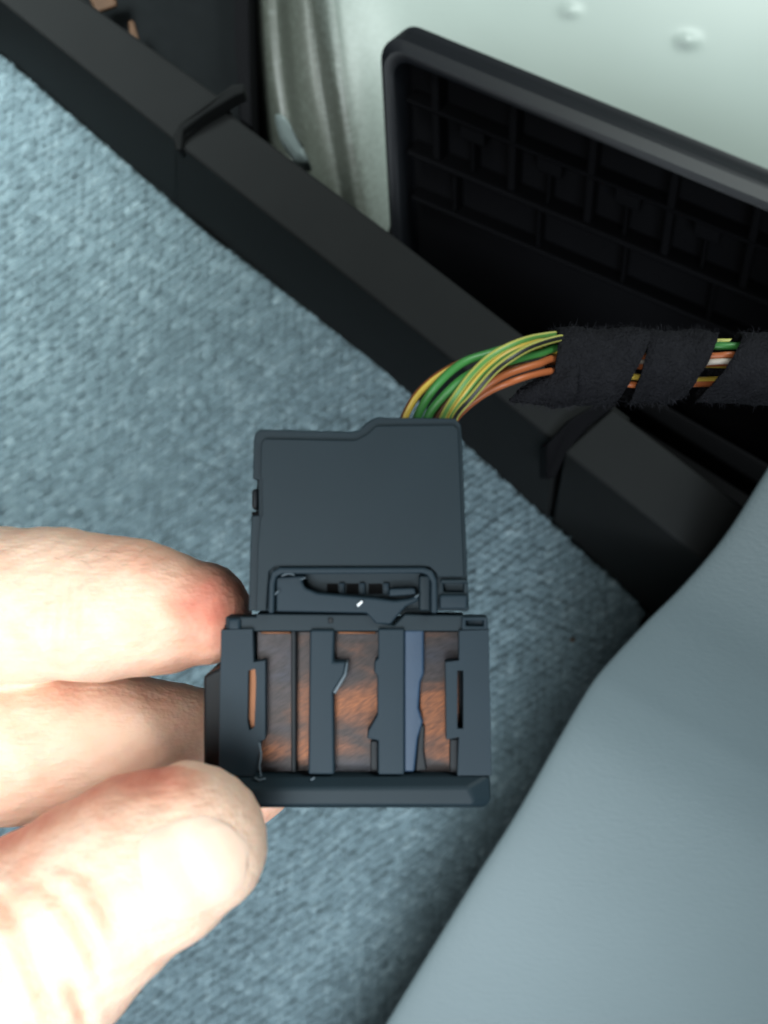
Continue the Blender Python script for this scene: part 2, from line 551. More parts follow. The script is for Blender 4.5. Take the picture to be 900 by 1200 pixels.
# ---- dark felt pillar lining at the top, with its black edge strip
lin_e = empty('pillar_lining', P(220, 60, .34), 'dark grey felt pillar lining above the upper trim strip', 'lining')
fp = [P(90, -120, .33), P(278, -120, .325), P(281, 60, .325), P(284, 175, .33), P(150, 130, .335), P(60, 20, .335)]
o = link('felt_sheet', prism_mesh(fp, [p + Vector((0, 0, -0.006)) for p in fp]), M['cloth_dark'], lin_e); bevel(o, 0.001)
fp = [P(272, -120, .318), P(290, -120, .318), P(293, 60, .318), P(295, 150, .322), P(280, 140, .322), P(276, 60, .318)]
o = link('edge_strip', prism_mesh(fp, [p + Vector((0, 0, -0.02)) for p in fp]), M['panel'], lin_e); bevel(o, 0.001)

# tan bracket end poking out behind the trim
br = empty('bracket', P(135, 20, .322), 'small tan brown bracket tucked behind the trim at top left', 'bracket')
fp = [P(100, -12, .318), P(134, -14, .318), P(136, 6, .318), P(112, 14, .318)]
o = link('plate', prism_mesh(fp, [p + Vector((0, 0, -0.002)) for p in fp]), M['tan'], br); bevel(o, 0.0006)
fp = [P(150, 24, .318), P(156, 24, .318), P(162, 44, .318), P(160, 54, .318), P(152, 48, .318)]
o = link('tab', prism_mesh(fp, [p + Vector((0, 0, -0.0015)) for p in fp]), M['tan'], br); bevel(o, 0.0004)


# ================================================================== TRIM STRIPS
def trim_piece(name, label, base, edge, back, h_d, lip=None):
    """base: px line on the carpet, edge: px line of the front top edge, back: px line of rear top edge"""
    e = empty(name, P(base[0][0], base[0][1], .33), label, 'trim strip', 'sill trim strips')
    n = len(base)
    rows = []
    for i in range(n):
        b0 = P(base[i][0], base[i][1], .334)
        t0 = P(edge[i][0], edge[i][1], h_d)
        t1 = P(back[i][0], back[i][1], h_d + 0.0012)
        b1 = Vector((t1.x + 0.002, t1.y + 0.002, -0.004))
        rows.append([b0, t0, t1, b1])
    vs = [p for r in rows for p in r]
    fs = []
    for i in range(n - 1):
        for j in range(4):
            k = (j + 1) % 4
            fs.append([i * 4 + j, i * 4 + k, (i + 1) * 4 + k, (i + 1) * 4 + j])
    fs.append([0, 1, 2, 3]); fs.append([(n - 1) * 4 + j for j in (3, 2, 1, 0)])
    o = link('cover', fix_normals(mesh('m', vs, fs)), M['trim'], e)
    bevel(o, 0.0012, 3, 25)
    return e


D1, D2, D3 = 0.243, 0.2455, 0.243
t1 = trim_piece('sill_trim', 'uppermost black plastic trim strip overlapping the next with a raised lip',
                [(-150, -70), (0, 62), (208, 243)], [(-150, -122), (18, 16), (208, 168)], [(-60, -122), (100, 0), (268, 120)], D1)
t2 = trim_piece('sill_trim', 'long middle black plastic trim strip running behind the connector',
                [(200, 236), (440, 428), (642, 610)], [(196, 160), (437, 349), (652, 520)], [(258, 124), (466, 279), (742, 492)], D2)
t3 = trim_piece('sill_trim', 'short lower black plastic trim strip beside the grey panel',
                [(648, 612), (757, 716), (900, 852)], [(660, 530), (817, 651), (980, 778)], [(718, 478), (870, 592), (1040, 720)], D3)
# raised lip across the end of the first strip
lp = [P(202, 158, D1 - .002), P(208, 146, D1 - .004), P(236, 124, D1 - .0045), P(272, 98, D1 - .004), P(286, 97, D1 - .003),
      P(286, 108, D1 - .003), P(276, 112, D1 - .003), P(240, 134, D1 - .003), P(215, 153, D1 - .002), P(213, 176, D1 + .002), P(205, 176, D1 + .002)]
o = link('lip', prism_mesh(lp, [p + Vector((0, 0, -0.006)) for p in lp]), M['trim'], t1); bevel(o, 0.0006, 2)
# collar between strips two and three
lp = [P(640, 522, D3 - .001), P(668, 492, D3 - .002), P(712, 466, D3 - .002), P(724, 474, D3 - .001), P(690, 500, D3), P(664, 530, D3), P(652, 560, D3 + .01), P(640, 560, D3 + .01)]
o = link('collar', prism_mesh(lp, [p + Vector((0, 0, -0.012)) for p in lp]), M['panel'], t3); bevel(o, 0.0006, 2)
# dark ledge of the sill behind the third strip
fp = [P(716, 462, .292), P(760, 462, .290), P(1000, 600, .290), P(1000, 640, .292)]
led = link('sill_ledge', prism_mesh(fp, [p + Vector((0, 0, -0.02)) for p in fp]), M['panel']); bevel(led, 0.0015, 2)
tag(led, 'narrow dark ledge between the lower trim strip and ribbed panel', 'ledge')

# ================================================================== BLACK RIBBED PANEL
pan = empty('plastic_panel', P(460, 280, .30), 'loose black plastic panel seen from its ribbed back against pale metal', 'panel')
# local frame of the panel: origin top-left, s along the top edge, t down the face, n out of the face to the viewer
TL, TR, BL = P(446, 34, .262), P(930, 232, .250), P(462, 330, .312)
ax_s = (TR - TL).normalized()
ax_n = ax_s.cross((BL - TL)).normalized()
if ax_n.z < 0: ax_n = -ax_n
ax_t = ax_n.cross(ax_s).normalized()
if ax_t.dot(BL - TL) < 0: ax_t = -ax_t


def Q(s, t, n):
    return TL + ax_s * s + ax_t * t + ax_n * n


Ht = (BL - TL).dot(ax_t)
sk = (BL - TL).dot(ax_s) / Ht      # the left side leans


def round_corner(r, inset, top):
    pts = []
    for k in range(9):
        a = math.pi / 2 * k / 8
        pts.append((inset + r - r * math.cos(a), top + r - r * math.sin(a)))
    return pts


LEN = 0.16
def outline(inset, r):
    pts = [(inset, Ht + .02)] + round_corner(r, inset, inset) + [(LEN, inset), (LEN, Ht + .02)]
    return [(s + sk * t, t) for s, t in pts]


oo, ii = outline(0, .008), outline(.0045, .0055)
# rim: a tray wall (outer, inner, front edge, back edge)
n = len(oo)
vs, fs = [], []
for (s, t), (s2, t2) in zip(oo, ii):
    vs += [Q(s, t, -.004), Q(s, t, .001), Q(s + (s2 - s) * .45, t + (t2 - t) * .45, .004), Q(s2, t2, .003), Q(s2, t2, -.012), Q(s, t, -.012)]
for i in range(n - 1):
    for j in range(6):
        k = (j + 1) % 6
        fs.append([i * 6 + j, i * 6 + k, (i + 1) * 6 + k, (i + 1) * 6 + j])
o = link('rim', fix_normals(mesh('m', vs, fs)), M['panel_edge'], pan); bevel(o, 0.0007, 2, 30)
bk = [Q(s, t, -.011) for s, t in ii]
o = link('back_sheet', prism_mesh(bk, [p - ax_n * .001 for p in bk]), M['panel'], pan)


def qbox(name, s0, t0, s1, t1, n0, n1, mat, parent, bv=.0006):
    fr = [Q(s0 + sk * t0, t0, n1), Q(s1 + sk * t0, t0, n1), Q(s1 + sk * t1, t1, n1), Q(s0 + sk * t1, t1, n1)]
    o = link(name, prism_mesh(fr, [p - ax_n * (n1 - n0) for p in fr]), mat, parent)
    return bevel(o, bv, 2)


qbox('ledge', .0062, .0160, .158, .0172, -.0112, -.002, M['panel'], pan)
qbox('ledge', .0062, .0300, .158, .0316, -.0112, -.001, M['panel'], pan)
qbox('ledge', .0062, .0440, .158, .0454, -.0112, -.003, M['panel'], pan)
for k in range(9):
    s = .014 + k * .0122
    if k % 2 == 0:
        qbox('rib', s, .0062, s + .0026, .0300, -.0112, -.0025, M['panel'], pan)
    else:
        qbox('rib', s, .0173, s + .0012, .0299, -.0112, -.004, M['panel'], pan)
    if k % 2 == 1:
        qbox('clip_block', s - .0035, .0165, s + .0045, .0215, -.0112, -.0035, M['panel'], pan)
for k in range(4):
    qbox('rib', .02 + k * .028, .0316, .0214 + k * .028, .0440, -.0112, -.004, M['panel'], pan)

# ================================================================== GREY SIDE PANEL (lower right)
E = [(1010, 370, .205), (960, 452, .210), (900, 545, .216), (850, 624, .224), (800, 684, .233), (757, 727, .243), (715, 772, .254), (690, 803, .261), (655, 862, .270),
     (604, 952, .278), (545, 1045, .283), (455, 1192, .287), (370, 1335, .290)]
EN = smooth_path(E, 60)
ep = [P(*p) for p in EN]
prof = [(.050, -.075), (.030, -.052), (.012, -.024), (.0034, -.007), (.0006, -.0018), (.0004, -.0004), (.0014, .0004), (.004, .0012), (.010, .0022), (.022, .0032), (.038, .0038),
        (.055, .0040), (.075, .0040), (.10, .0034), (.14, .0020)]
vs, fs = [], []
for i, p in enumerate(ep):
    a, b = ep[max(0, i - 3)], ep[min(len(ep) - 1, i + 3)]
    t = (b - a); t.z = 0; t.normalize()
    nrm = Vector((-t.y, t.x, 0))
    if nrm.x < 0: nrm = -nrm
    nrm = Vector((.87, -.49, 0))
    for (w, z) in prof:
        vs.append(p + nrm * w + Vector((0, 0, z)))
m_ = len(prof)
for i in range(len(ep) - 1):
    for j in range(m_ - 1):
        fs.append([i * m_ + j, i * m_ + j + 1, (i + 1) * m_ + j + 1, (i + 1) * m_ + j])
me = fix_normals(mesh('side_panel', vs, fs))
side = link('side_panel', me, M['grey'], None, True)
side.modifiers.new('sub', 'SUBSURF').render_levels = 2
side.modifiers['sub'].levels = 1
tag(side, 'smooth grey plastic side panel with rolled edge beside the carpet', 'panel')

# orange crumb on the carpet
bm = bmesh.new(); bmesh.ops.create_icosphere(bm, subdivisions=2, radius=.0009)
for v in bm.verts: v.co *= random.uniform(.75, 1.2)
bmesh.ops.translate(bm, verts=bm.verts, vec=P(671, 750, .3285))
me = bpy.data.meshes.new('crumb'); bm.to_mesh(me); bm.free()
cr = link('crumb', me, M['tan']); tag(cr, 'tiny orange brown crumb lying on the carpet', 'crumb')

# ================================================================== CONNECTOR
D0 = 0.1105          # depth of its front face
cz = CAM_H - D0


def C(u, v, h=0.0):
    """h metres towards the camera from the front face"""
    return P(u, v, D0 - h)


conn = empty('wiring_connector', C(420, 947, -.012), 'black plastic wiring connector held between the fingers', 'connector')


def solid(name, pts, h1, h0, mat, bv=.0003, cuts=(), parent=None, seg=2):
    fr = [C(u, v, h1) for u, v in pts]
    bk = [p + Vector((0, 0, h0 - h1)) for p in fr]
    o = link(name, prism_mesh(fr, bk), mat, parent or conn)
    tmp = []
    for (cp_, c1, c0) in cuts:
        fr = [C(u, v, h1) + Vector((0, 0, c1 - h1)) for u, v in cp_]
        bk = [p + Vector((0, 0, c0 - c1)) for p in fr]
        c = link('cutter', prism_mesh(fr, bk), None, parent or conn)
        m = o.modifiers.new('b', 'BOOLEAN'); m.operation = 'DIFFERENCE'; m.solver = 'EXACT'; m.object = c
        tmp.append(c)
    if tmp:
        bpy.context.view_layer.update()
        bake(o)
        for c in tmp: bpy.data.objects.remove(c)
    if bv: bevel(o, bv, seg)
    return o


def rect(u0, v0, u1, v1):
    return [(u0, v0), (u1, v0), (u1, v1), (u0, v1)]


# upper cover
cov = [(297, 516), (299, 507), (305, 503), (412, 506), (421, 504), (428, 497), (436, 491), (444, 489), (533, 490), (540, 497), (542, 520),
       (545, 600), (548, 672), (550, 716), (291, 716), (293, 640), (296, 560)]
solid('cover', cov, -.0006, -.0118, M['conn'], .0008,
      cuts=[(rect(286, 562, 303, 604), .003, -.0045),
            ([(322, 672), (501, 672), (505, 678), (505, 722), (322, 722)], .003, -.0022),
            (rect(520, 683, 544, 694), .003, -.0016),
            (rect(514, 678, 556, 720), .003, -.0005)], seg=3)
solid('cover_face', [(306, 519), (310, 514), (416, 516), (430, 509), (440, 499), (532, 498), (537, 504), (541, 600), (544, 676), (513, 676), (511, 671), (503, 664),
                     (322, 664), (315, 670), (312, 716), (300, 716), (302, 640), (305, 606), (307, 604), (307, 561), (305, 559)], 0, -.001, M['conn'], .0005, seg=3)
solid('side_catch', [(295, 574), (302, 572), (302, 598), (295, 597)], -.0016, -.006, M['conn_dark'], .0003)
solid('side_catch', [(295, 600), (303, 599), (303, 604), (295, 605)], -.0006, -.005, M['hole'], .0001)
# raised frame round the latch window
fr_o = [(314, 719), (315, 682), (318, 670), (327, 665), (497, 665), (507, 669), (512, 680), (513, 719)]
fr_i = [(505, 719), (505, 682), (501, 674), (494, 672), (330, 673), (324, 676), (322, 684), (321, 719)]
solid('window_frame', fr_o + fr_i, .0006, -.001, M['conn2'], .00025)
# floor of the window with the row of cavities
wf = solid('window_floor', rect(322, 673, 505, 720), -.0023, -.004, M['conn'], 0)
for (a, b) in [(383, 396), (406, 420), (432, 448)]:
    solid('cavity', rect(a, 684, b, 696), -.00215, -.003, M['hole'], 0, parent=wf)
    solid('cavity_rib', rect(b + 1, 683, b + 8, 697), -.0018, -.003, M['conn2'], .0001, parent=wf)
solid('lock_tab', [(456, 690), (486, 689), (488, 697), (456, 699)], -.0008, -.0024, M['conn2'], .0002, parent=wf)
solid('window_post', rect(491, 674, 505, 716), -.0004, -.0028, M['conn'], .0003)
# lever arm sweeping across the window
lev = [(323, 676), (358, 674), (354, 681), (357, 689), (372, 695), (405, 698), (440, 701), (462, 704), (478, 702), (490, 698), (491, 704), (476, 711), (466, 722), (458, 732), (440, 731),
       (430, 719), (323, 717)]
lever = solid('latch_lever', lev, -.0001, -.002, M['conn2'], .0005, seg=3)
fr = [C(418, 709, .0003), C(424, 704, .0005), C(425, 706, .0005), C(420, 711, .0003)]
o = link('plastic_chip', prism_mesh(fr, [p + Vector((0, 0, -.0006)) for p in fr]), M['burr'], lever)
o['label'] = 'bright white chip on the latch lever'
# step on the right of the window
solid('side_step', rect(515, 697, 548, 714), .0001, -.002, M['conn2'], .0003)
solid('side_step', rect(516, 679, 548, 684), .0001, -.002, M['conn'], .0002)

# slider block: body underneath everything
solid('slider_body', [(238, 792), (262, 780), (262, 730), (572, 730), (574, 930), (262, 940), (238, 912)], -.0034, -.0118, M['conn_dark'], .0005)
# top rail, lower than the columns
solid('top_rail', [(264, 723), (300, 723), (300, 719), (440, 720), (444, 729), (462, 733), (474, 720), (545, 721), (545, 740), (264, 740)], -.0006, -.004, M['conn'], .0004)
solid('rail_notch', rect(384, 723, 391, 731), -.0005, -.001, M['conn_dark'], .0002)
solid('corner_loop', rect(541, 723, 572, 739), -.0002, -.003, M['conn2'], .0004, cuts=[(rect(546, 727, 567, 734), .002, -.0012)])
solid('corner_block', rect(266, 724, 282, 740), -.0001, -.003, M['conn2'], .0004)
# columns
colA = [(259, 738), (296, 737), (297, 776), (311, 774), (311, 866), (306, 869), (299, 910), (256, 909)]
slot = [(291, 786), (299, 784), (300, 800), (298, 852), (292, 856), (290, 845)]
solid('column', colA, 0, -.0045, M['conn2'], .0003, cuts=[(slot, .002, -.0028)])
solid('contact_plate', rect(288, 783, 302, 858), -.0009, -.0036, M['copper_edge'], 0)
colB = [(363, 738), (392, 738), (391, 776), (406, 775), (404, 790), (391, 812), (392, 908), (361, 908)]
cB = solid('column', colB, 0, -.0045, M['conn2'], .0003)
o = solid('hook', [(406, 775), (408, 777), (406, 792), (393, 814), (390, 811), (403, 790)], .00025, -.002, M['burr2'], .0002, parent=cB)
o['label'] = 'pale edge of the hook'
colC = [(443, 737), (474, 737), (474, 908), (443, 908), (443, 868), (430, 866), (431, 857), (442, 838), (442, 792), (438, 788), (439, 774), (443, 772)]
solid('column', colC, 0, -.0045, M['conn2'], .0003)
colD = [(538, 739), (573, 738), (576, 909), (536, 909), (538, 864), (523, 867), (522, 776), (538, 774)]
solid('column', colD, 0, -.0045, M['conn2'], .0003, cuts=[(rect(536, 786, 543, 854), .002, -.0042)])
solid('cavity', rect(535, 785, 544, 855), -.0036, -.005, M['hole'], 0)
# copper contact plates in the three bays
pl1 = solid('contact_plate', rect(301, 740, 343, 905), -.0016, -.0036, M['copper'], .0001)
solid('divider', rect(341, 739, 347, 906), -.0011, -.0036, M['conn_dark'], .0002)
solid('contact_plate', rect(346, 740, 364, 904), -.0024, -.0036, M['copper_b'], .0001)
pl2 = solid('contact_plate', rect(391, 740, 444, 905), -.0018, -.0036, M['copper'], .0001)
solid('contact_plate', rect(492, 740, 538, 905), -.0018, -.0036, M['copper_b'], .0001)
for (a, b, pp) in [(306, 341, pl1), (396, 440, pl2)]:
    solid('plate_edge', rect(a, 740, b, 743), -.0011, -.003, M['copper_edge'], .0001, parent=pp)
bl = [(473, 738), (497, 738), (497, 790), (493, 800), (491, 830), (496, 846), (490, 866), (486, 905), (473, 905)]
solid('sheen_strip', bl, -.0006, -.0036, M['blue'], .0003)  # bluish reflected sheen given shape as a coloured strip
solid('contact_shim', [(493, 848), (498, 852), (497, 880), (500, 903), (487, 905), (490, 868)], -.0011, -.0036, M['conn_dark'], .0002)
solid('contact_shim', rect(527, 866, 537, 906), -.0012, -.003, M['conn_dark'], .0002)
solid('contact_shim', rect(434, 868, 443, 904), -.0012, -.003, M['conn_dark'], .0002)
# bottom bar with a chamfered upper face and right end
b0 = [C(u, v, -.0004) for u, v in [(250, 908), (575, 907), (577, 938), (570, 947), (250, 947)]]
b1 = [C(u, v, .0010) for u, v in [(262, 925), (548, 923), (556, 938), (552, 944), (262, 944)]]
o = link('bottom_bar', prism_mesh(b1, b0), M['conn'], conn); bevel(o, .0004, 3, 15)
b2 = [C(u, v, -.0005) for u, v in [(250, 909), (574, 908), (576, 938), (570, 946), (250, 946)]]
o = link('bar_foot', prism_mesh(b2, [p + Vector((0, 0, -.011)) for p in b2]), M['conn'], conn); bevel(o, .0004, 2)


def tube_mesh(path, radii, seg=8, stripe=None, twist=0.0, caps=True):
    """path Nx3, radii list; returns mesh, material index 1 on the stripe sectors"""
    path = np.array(path); N = len(path)
    tang = np.gradient(path, axis=0); tang /= np.linalg.norm(tang, axis=1)[:, None]
    up = np.array([0, 0, 1.0]); vs = []
    for i in range(N):
        t = tang[i]; s = np.cross(up, t); s /= max(1e-9, np.linalg.norm(s)); w = np.cross(t, s)
        for k in range(seg):
            a = 2 * math.pi * k / seg + twist * i / N
            vs.append(path[i] + radii[i] * (s * math.cos(a) + w * math.sin(a)))
    fs, mi = [], []
    for i in range(N - 1):
        for k in range(seg):
            k2 = (k + 1) % seg
            fs.append([i * seg + k, i * seg + k2, (i + 1) * seg + k2, (i + 1) * seg + k])
            mi.append(1 if stripe and k in stripe else 0)
    if caps:
        fs.append(list(range(seg - 1, -1, -1))); mi.append(0)
        fs.append([(N - 1) * seg + k for k in range(seg)]); mi.append(0)
    me = mesh('tube', vs, fs)
    me.polygons.foreach_set('material_index', mi)
    me.polygons.foreach_set('use_smooth', [True] * len(fs))
    return me


# mould flash: pale scratched burrs on the slider
for pts in [[(304, 870), (306, 885), (304, 898), (306, 910)], [(298, 911), (304, 914), (311, 912)], [(364, 914), (369, 911)],
            [(330, 675), (338, 672), (345, 674)], [(352, 679), (358, 677)], [(322, 697), (327, 692)], [(486, 700), (491, 697)], [(500, 671), (505, 669)]]:
    pth = smooth_path([C(u, v, .0004) for u, v in pts], 3 * len(pts))
    link('burr', tube_mesh(pth, [.00009 + .00006 * random.random() for _ in pth], 5), M['burr2'], conn)

# ================================================================== WIRING HARNESS
har = empty('wiring_harness', P(780, 432, .131), 'bundle of green, yellow and orange wires wrapped in black fleece tape', 'wiring harness')
WD = .119


def wire(pts, r, m1, m2=None, stripe=(1, 2), twist=0.6):
    a = smooth_path([P(u, v, d + .0042 * min(1, max(0, (u - 622) / 34)) * (1 if u < 700 else 0.25)) for u, v, d in pts], 60)
    link('wire', tube_mesh(a, [r * .82] * len(a), 12, stripe if m2 else None, twist), [M[m1], M[m2]] if m2 else M[m1], har)


wires = [
    ([(466, 520, .119), (474, 489, .1185), (493, 458, .118), (527, 432, .119), (575, 414, .121), (640, 410, .124), (760, 424, .128), (960, 430, .133)], .00062, 'w_yellow', 'w_brown', (0, 1, 11), .2),
    ([(481, 520, .1195), (489, 489, .1185), (508, 456, .117), (539, 427, .117), (574, 414, .1185), (612, 404, .121), (662, 396, .124), (760, 404, .130), (840, 405, .129), (960, 405, .131)], .00066, 'w_green', None),
    ([(494, 520, .1195), (501, 489, .1182), (525, 459, .1172), (552, 438, .117), (590, 425, .119), (630, 415, .1215), (664, 408, .1235), (760, 420, .128), (960, 420, .131)], .00068, 'w_green', None),
    ([(504, 520, .120), (511, 489, .1195), (535, 460, .119), (570, 438, .120), (620, 428, .122), (664, 424, .125), (800, 416, .128), (840, 418, .128), (960, 420, .132)], .00052, 'w_brown', None),
    ([(512, 520, .1185), (519, 489, .1175), (538, 458, .116), (557, 434, .1155), (579, 415, .1160), (608, 401, .118), (636, 394, .121), (670, 392, .125), (760, 400, .130), (960, 400, .134)], .00056, 'w_lime', 'w_leaf', (2, 3), 0.5),
    ([(519, 520, .1188), (526, 489, .118), (546, 460, .1165), (568, 434, .1160), (592, 415, .1168), (618, 404, .119), (650, 397, .122), (690, 396, .126), (960, 410, .134)], .00050, 'w_leaf', 'w_yellow', (1, 2), .5),
    ([(526, 520, .1188), (533, 489, .1178), (553, 465, .1160), (578, 436, .1150), (603, 417, .1158), (629, 404, .118), (664, 395, .122), (700, 394, .126), (960, 410, .134)], .00058, 'w_lime', 'w_black', (2, 3), .35),
    ([(520, 520, .122), (530, 489, .121), (562, 459, .1195), (590, 440, .119), (629, 427, .1205), (664, 419, .123), (760, 430, .128), (820, 426, .1285), (960, 424, .131)], .00060, 'w_orange', None),
    ([(524, 520, .1235), (534, 491, .1225), (566, 463, .121), (603, 446, .1200), (639, 436, .1215), (676, 434, .1262), (735, 450, .1262), (790, 450, .129), (960, 448, .134)], .00056, 'w_orange', None),
    ([(640, 452, .126), (700, 446, .127), (738, 441, .1258), (790, 446, .129), (960, 440, .134)], .00056, 'w_yellow', None),
    ([(640, 446, .128), (740, 424, .1275), (800, 428, .128), (835, 424, .1252), (870, 424, .1256), (960, 430, .131)], .00050, 'w_white', None),
    ([(640, 446, .128), (740, 420, .1275), (800, 418, .127), (838, 417, .1252), (870, 416, .1256), (960, 424, .131)], .00054, 'w_orange', None),
    ([(700, 430, .128), (800, 408, .128), (845, 406, .1262), (880, 406, .127), (960, 410, .131)], .00060, 'w_green', None),
]
for w in wires:
    wire(*w)


def tape_wrap(u0, u1, va, vb, ra, rb, sh0, sh1, seed, d=.1285):
    """one turn of fleece tape round the bundle, its edges slanting"""
    rr = random.Random(seed)
    N, S = 26, 40
    vs, fs = [], []
    for i in range(N):
        f_ = i / (N - 1)
        for k in range(S):
            a = 2 * math.pi * k / S
            r = (ra + (rb - ra) * f_) * (1 + .035 * math.sin(3 * a + seed) + .03 * math.sin(9 * f_ + 2 * a + seed)) + rr.uniform(-1, 1) * .00018
            edge = min(f_, 1 - f_)
            if edge < .08: r *= .96
            cu = u0 + (u1 - u0) * f_ - (sh0 + (sh1 - sh0) * f_) * math.cos(a) * .5
            cv = va + (vb - va) * f_
            c = P(cu, cv, d)
            # cos(a): +1 is the lower side in the picture
            vs.append(c + Vector((rr.uniform(-1, 1) * .00006, -r * math.cos(a), r * .92 * math.sin(a))))
    for i in range(N - 1):
        for k in range(S):
            k2 = (k + 1) % S
            fs.append([i * S + k, i * S + k2, (i + 1) * S + k2, (i + 1) * S + k])
    o = link('tape_wrap', fix_normals(mesh('m', vs, fs)), M['tape'], har, True)
    so = o.modifiers.new('t', 'SOLIDIFY'); so.thickness = .0003
    return o, np.array([tuple(v) for v in vs])


taps = []
taps.append(tape_wrap(645, 741, 430, 429, .0054, .0050, 10, 38, 1))
taps.append(tape_wrap(746, 818, 429, 428, .0050, .0048, 18, 40, 2))
taps.append(tape_wrap(842, 990, 430, 432, .0048, .0050, 48, 30, 3))
# loose tail of tape under the wires at the left end of the wrap
taps.append(tape_wrap(602, 672, 464, 446, .0008, .0036, 10, 6, 4, .1262))

# fuzz standing off the tape
vs, fs = [], []
for (o, pts) in taps:
    ctr = pts.mean(0)
    for p in pts[rng.choice(len(pts), 1500)]:
        axis_c = np.array([p[0], ctr[1], ctr[2]])
        nrm = p - axis_c; nrm /= np.linalg.norm(nrm)
        dr = nrm + rng.normal(0, .9, 3); dr /= np.linalg.norm(dr)
        L = rng.uniform(.0003, .0013)
        sd = np.cross(dr, rng.normal(0, 1, 3)); sd /= np.linalg.norm(sd); sd *= .000016
        b = len(vs)
        mid = p + dr * L * .5 + nrm * L * .1; tip = p + dr * L
        vs += [p - sd, p + sd, mid + sd, mid - sd, tip]
        fs += [[b, b + 1, b + 2, b + 3], [b + 3, b + 2, b + 4]]
o = link('tape_fuzz', mesh('fuzz', vs, fs), M['fuzz'], har)
o['kind'] = 'stuff'

# ================================================================== HAND
# (u, v, depth, half width across the picture in m, half thickness in depth in m)
def limb(pts, n, seg=28, cap=True):
    a = smooth_path(pts, n)
    path = np.array([P(*p[:3])[:] for p in a]); rw = a[:, 3]; rd = a[:, 4]
    tang = np.gradient(path, axis=0); tang /= np.linalg.norm(tang, axis=1)[:, None]
    vs, fs = [], []
    rings = []
    for i in range(n):
        rings.append((path[i], tang[i], rw[i], rd[i]))
    if cap:   # hemispherical end at the tip
        p, t, w, d_ = rings[-1]
        for k in range(1, 7):
            f_ = k / 6.0 * math.pi / 2
            rings.append((p + t * w * .95 * math.sin(f_), t, max(w * math.cos(f_), 1e-5), max(d_ * math.cos(f_), 1e-5)))
    for (p, t, w, d_) in rings:
        s = np.cross(np.array([0, 0, 1.0]), t); s /= np.linalg.norm(s); q = np.cross(t, s)
        for k in range(seg):
            a_ = 2 * math.pi * k / seg
            vs.append(p + s * w * math.cos(a_) + q * d_ * math.sin(a_))
    R = len(rings)
    for i in range(R - 1):
        for k in range(seg):
            k2 = (k + 1) % seg
            fs.append([i * seg + k, i * seg + k2, (i + 1) * seg + k2, (i + 1) * seg + k])
    fs.append(list(range(seg - 1, -1, -1))); fs.append([(R - 1) * seg + k for k in range(seg)])
    return vs, fs


parts = []
# upper finger: its tip presses the left side of the cover
parts.append(limb([(-640, 760, .150, .0110, .0110), (-380, 720, .135, .0110, .0105), (-150, 706, .1245, .0106, .0100), (-20, 711, .1215, .0103, .0097), (60, 707, .1205, .0098, .0094),
                   (130, 712, .1205, .0093, .0092), (190, 717, .1210, .0083, .0086), (236, 718, .1215, .0068, .0075)], 40))
# second finger: runs behind the connector
parts.append(limb([(-640, 900, .148, .0115, .0110), (-380, 880, .136, .0112, .0105), (-120, 876, .127, .0122, .0104), (20, 874, .1265, .0106, .0098), (120, 868, .1272, .0092, .0090), (200, 874, .1308, .0088, .0085),
                   (262, 893, .1338, .0082, .0080), (292, 906, .1352, .0074, .0072)], 40))
# thumb: lies on the front of the slider
parts.append(limb([(-560, 1560, .140, .0150, .0150), (-330, 1400, .124, .0140, .0135), (-120, 1235, .112, .0130, .0122), (0, 1142, .1055, .0124, .0112), (70, 1082, .1030, .0115, .0104), (130, 1036, .1018, .0103, .0096),
                   (190, 1002, .1018, .0095, .0088), (226, 984, .1022, .0085, .0078)], 44))
# ring and little fingers curled out of the way, palm and wrist (left of the picture)
parts.append(limb([(-640, 640, .165, .0105, .0105), (-420, 600, .160, .0100, .0100), (-300, 610, .172, .0095, .0095), (-330, 660, .190, .0085, .0085)], 20))
parts.append(limb([(-640, 540, .180, .0095, .0095), (-480, 510, .182, .0090, .0090), (-400, 520, .195, .0082, .0082), (-420, 560, .208, .0075, .0075)], 20))
parts.append(limb([(-900, 1500, .165, .0300, .0160), (-760, 1080, .160, .0360, .0170), (-640, 760, .160, .0360, .0140), (-600, 660, .162, .0250, .0110)], 20))
parts.append(limb([(-1500, 1900, .17, .0270, .0220), (-1100, 1620, .168, .0270, .0200), (-840, 1300, .163, .0310, .0190)], 16))
vs, fs = [], []
for v_, f_ in parts:
    b = len(vs); vs += [tuple(x) for x in v_]; fs += [[i + b for i in q] for q in f_]
me = fix_normals(mesh('hand', vs, fs))
hand = bpy.data.objects.new('hand', me); col.objects.link(hand)
rm = hand.modifiers.new('r', 'REMESH'); rm.mode = 'VOXEL'; rm.voxel_size = .0004
s_ = hand.modifiers.new('s', 'SMOOTH'); s_.factor = .5; s_.iterations = 14
bpy.context.view_layer.update()
bake(hand)
me = hand.data
nv = len(me.vertices)
co = np.zeros(nv * 3, np.float32); me.vertices.foreach_get('co', co); co = co.reshape(-1, 3).astype(float)
no = np.zeros(nv * 3, np.float32); me.vertices.foreach_get('normal', no); no = no.reshape(-1, 3).astype(float)
dep = CAM_H - co[:, 2]
U = co[:, 0] / dep * F + 450; Vv = 600 - co[:, 1] / dep * F


def seg_dist(pts):
    best = np.full(nv, 1e9); along = np.zeros(nv)
    tot = len(pts) - 1
    for i in range(tot):
        a = np.array(pts[i], float); b = np.array(pts[i + 1], float); ab = b - a
        t = np.clip(((U - a[0]) * ab[0] + (Vv - a[1]) * ab[1]) / (ab @ ab), 0, 1)
        dd = np.hypot(U - a[0] - t * ab[0], Vv - a[1] - t * ab[1])
        better = dd < best
        best = np.where(better, dd, best); along = np.where(better, (i + t) / tot, along)
    return best, along


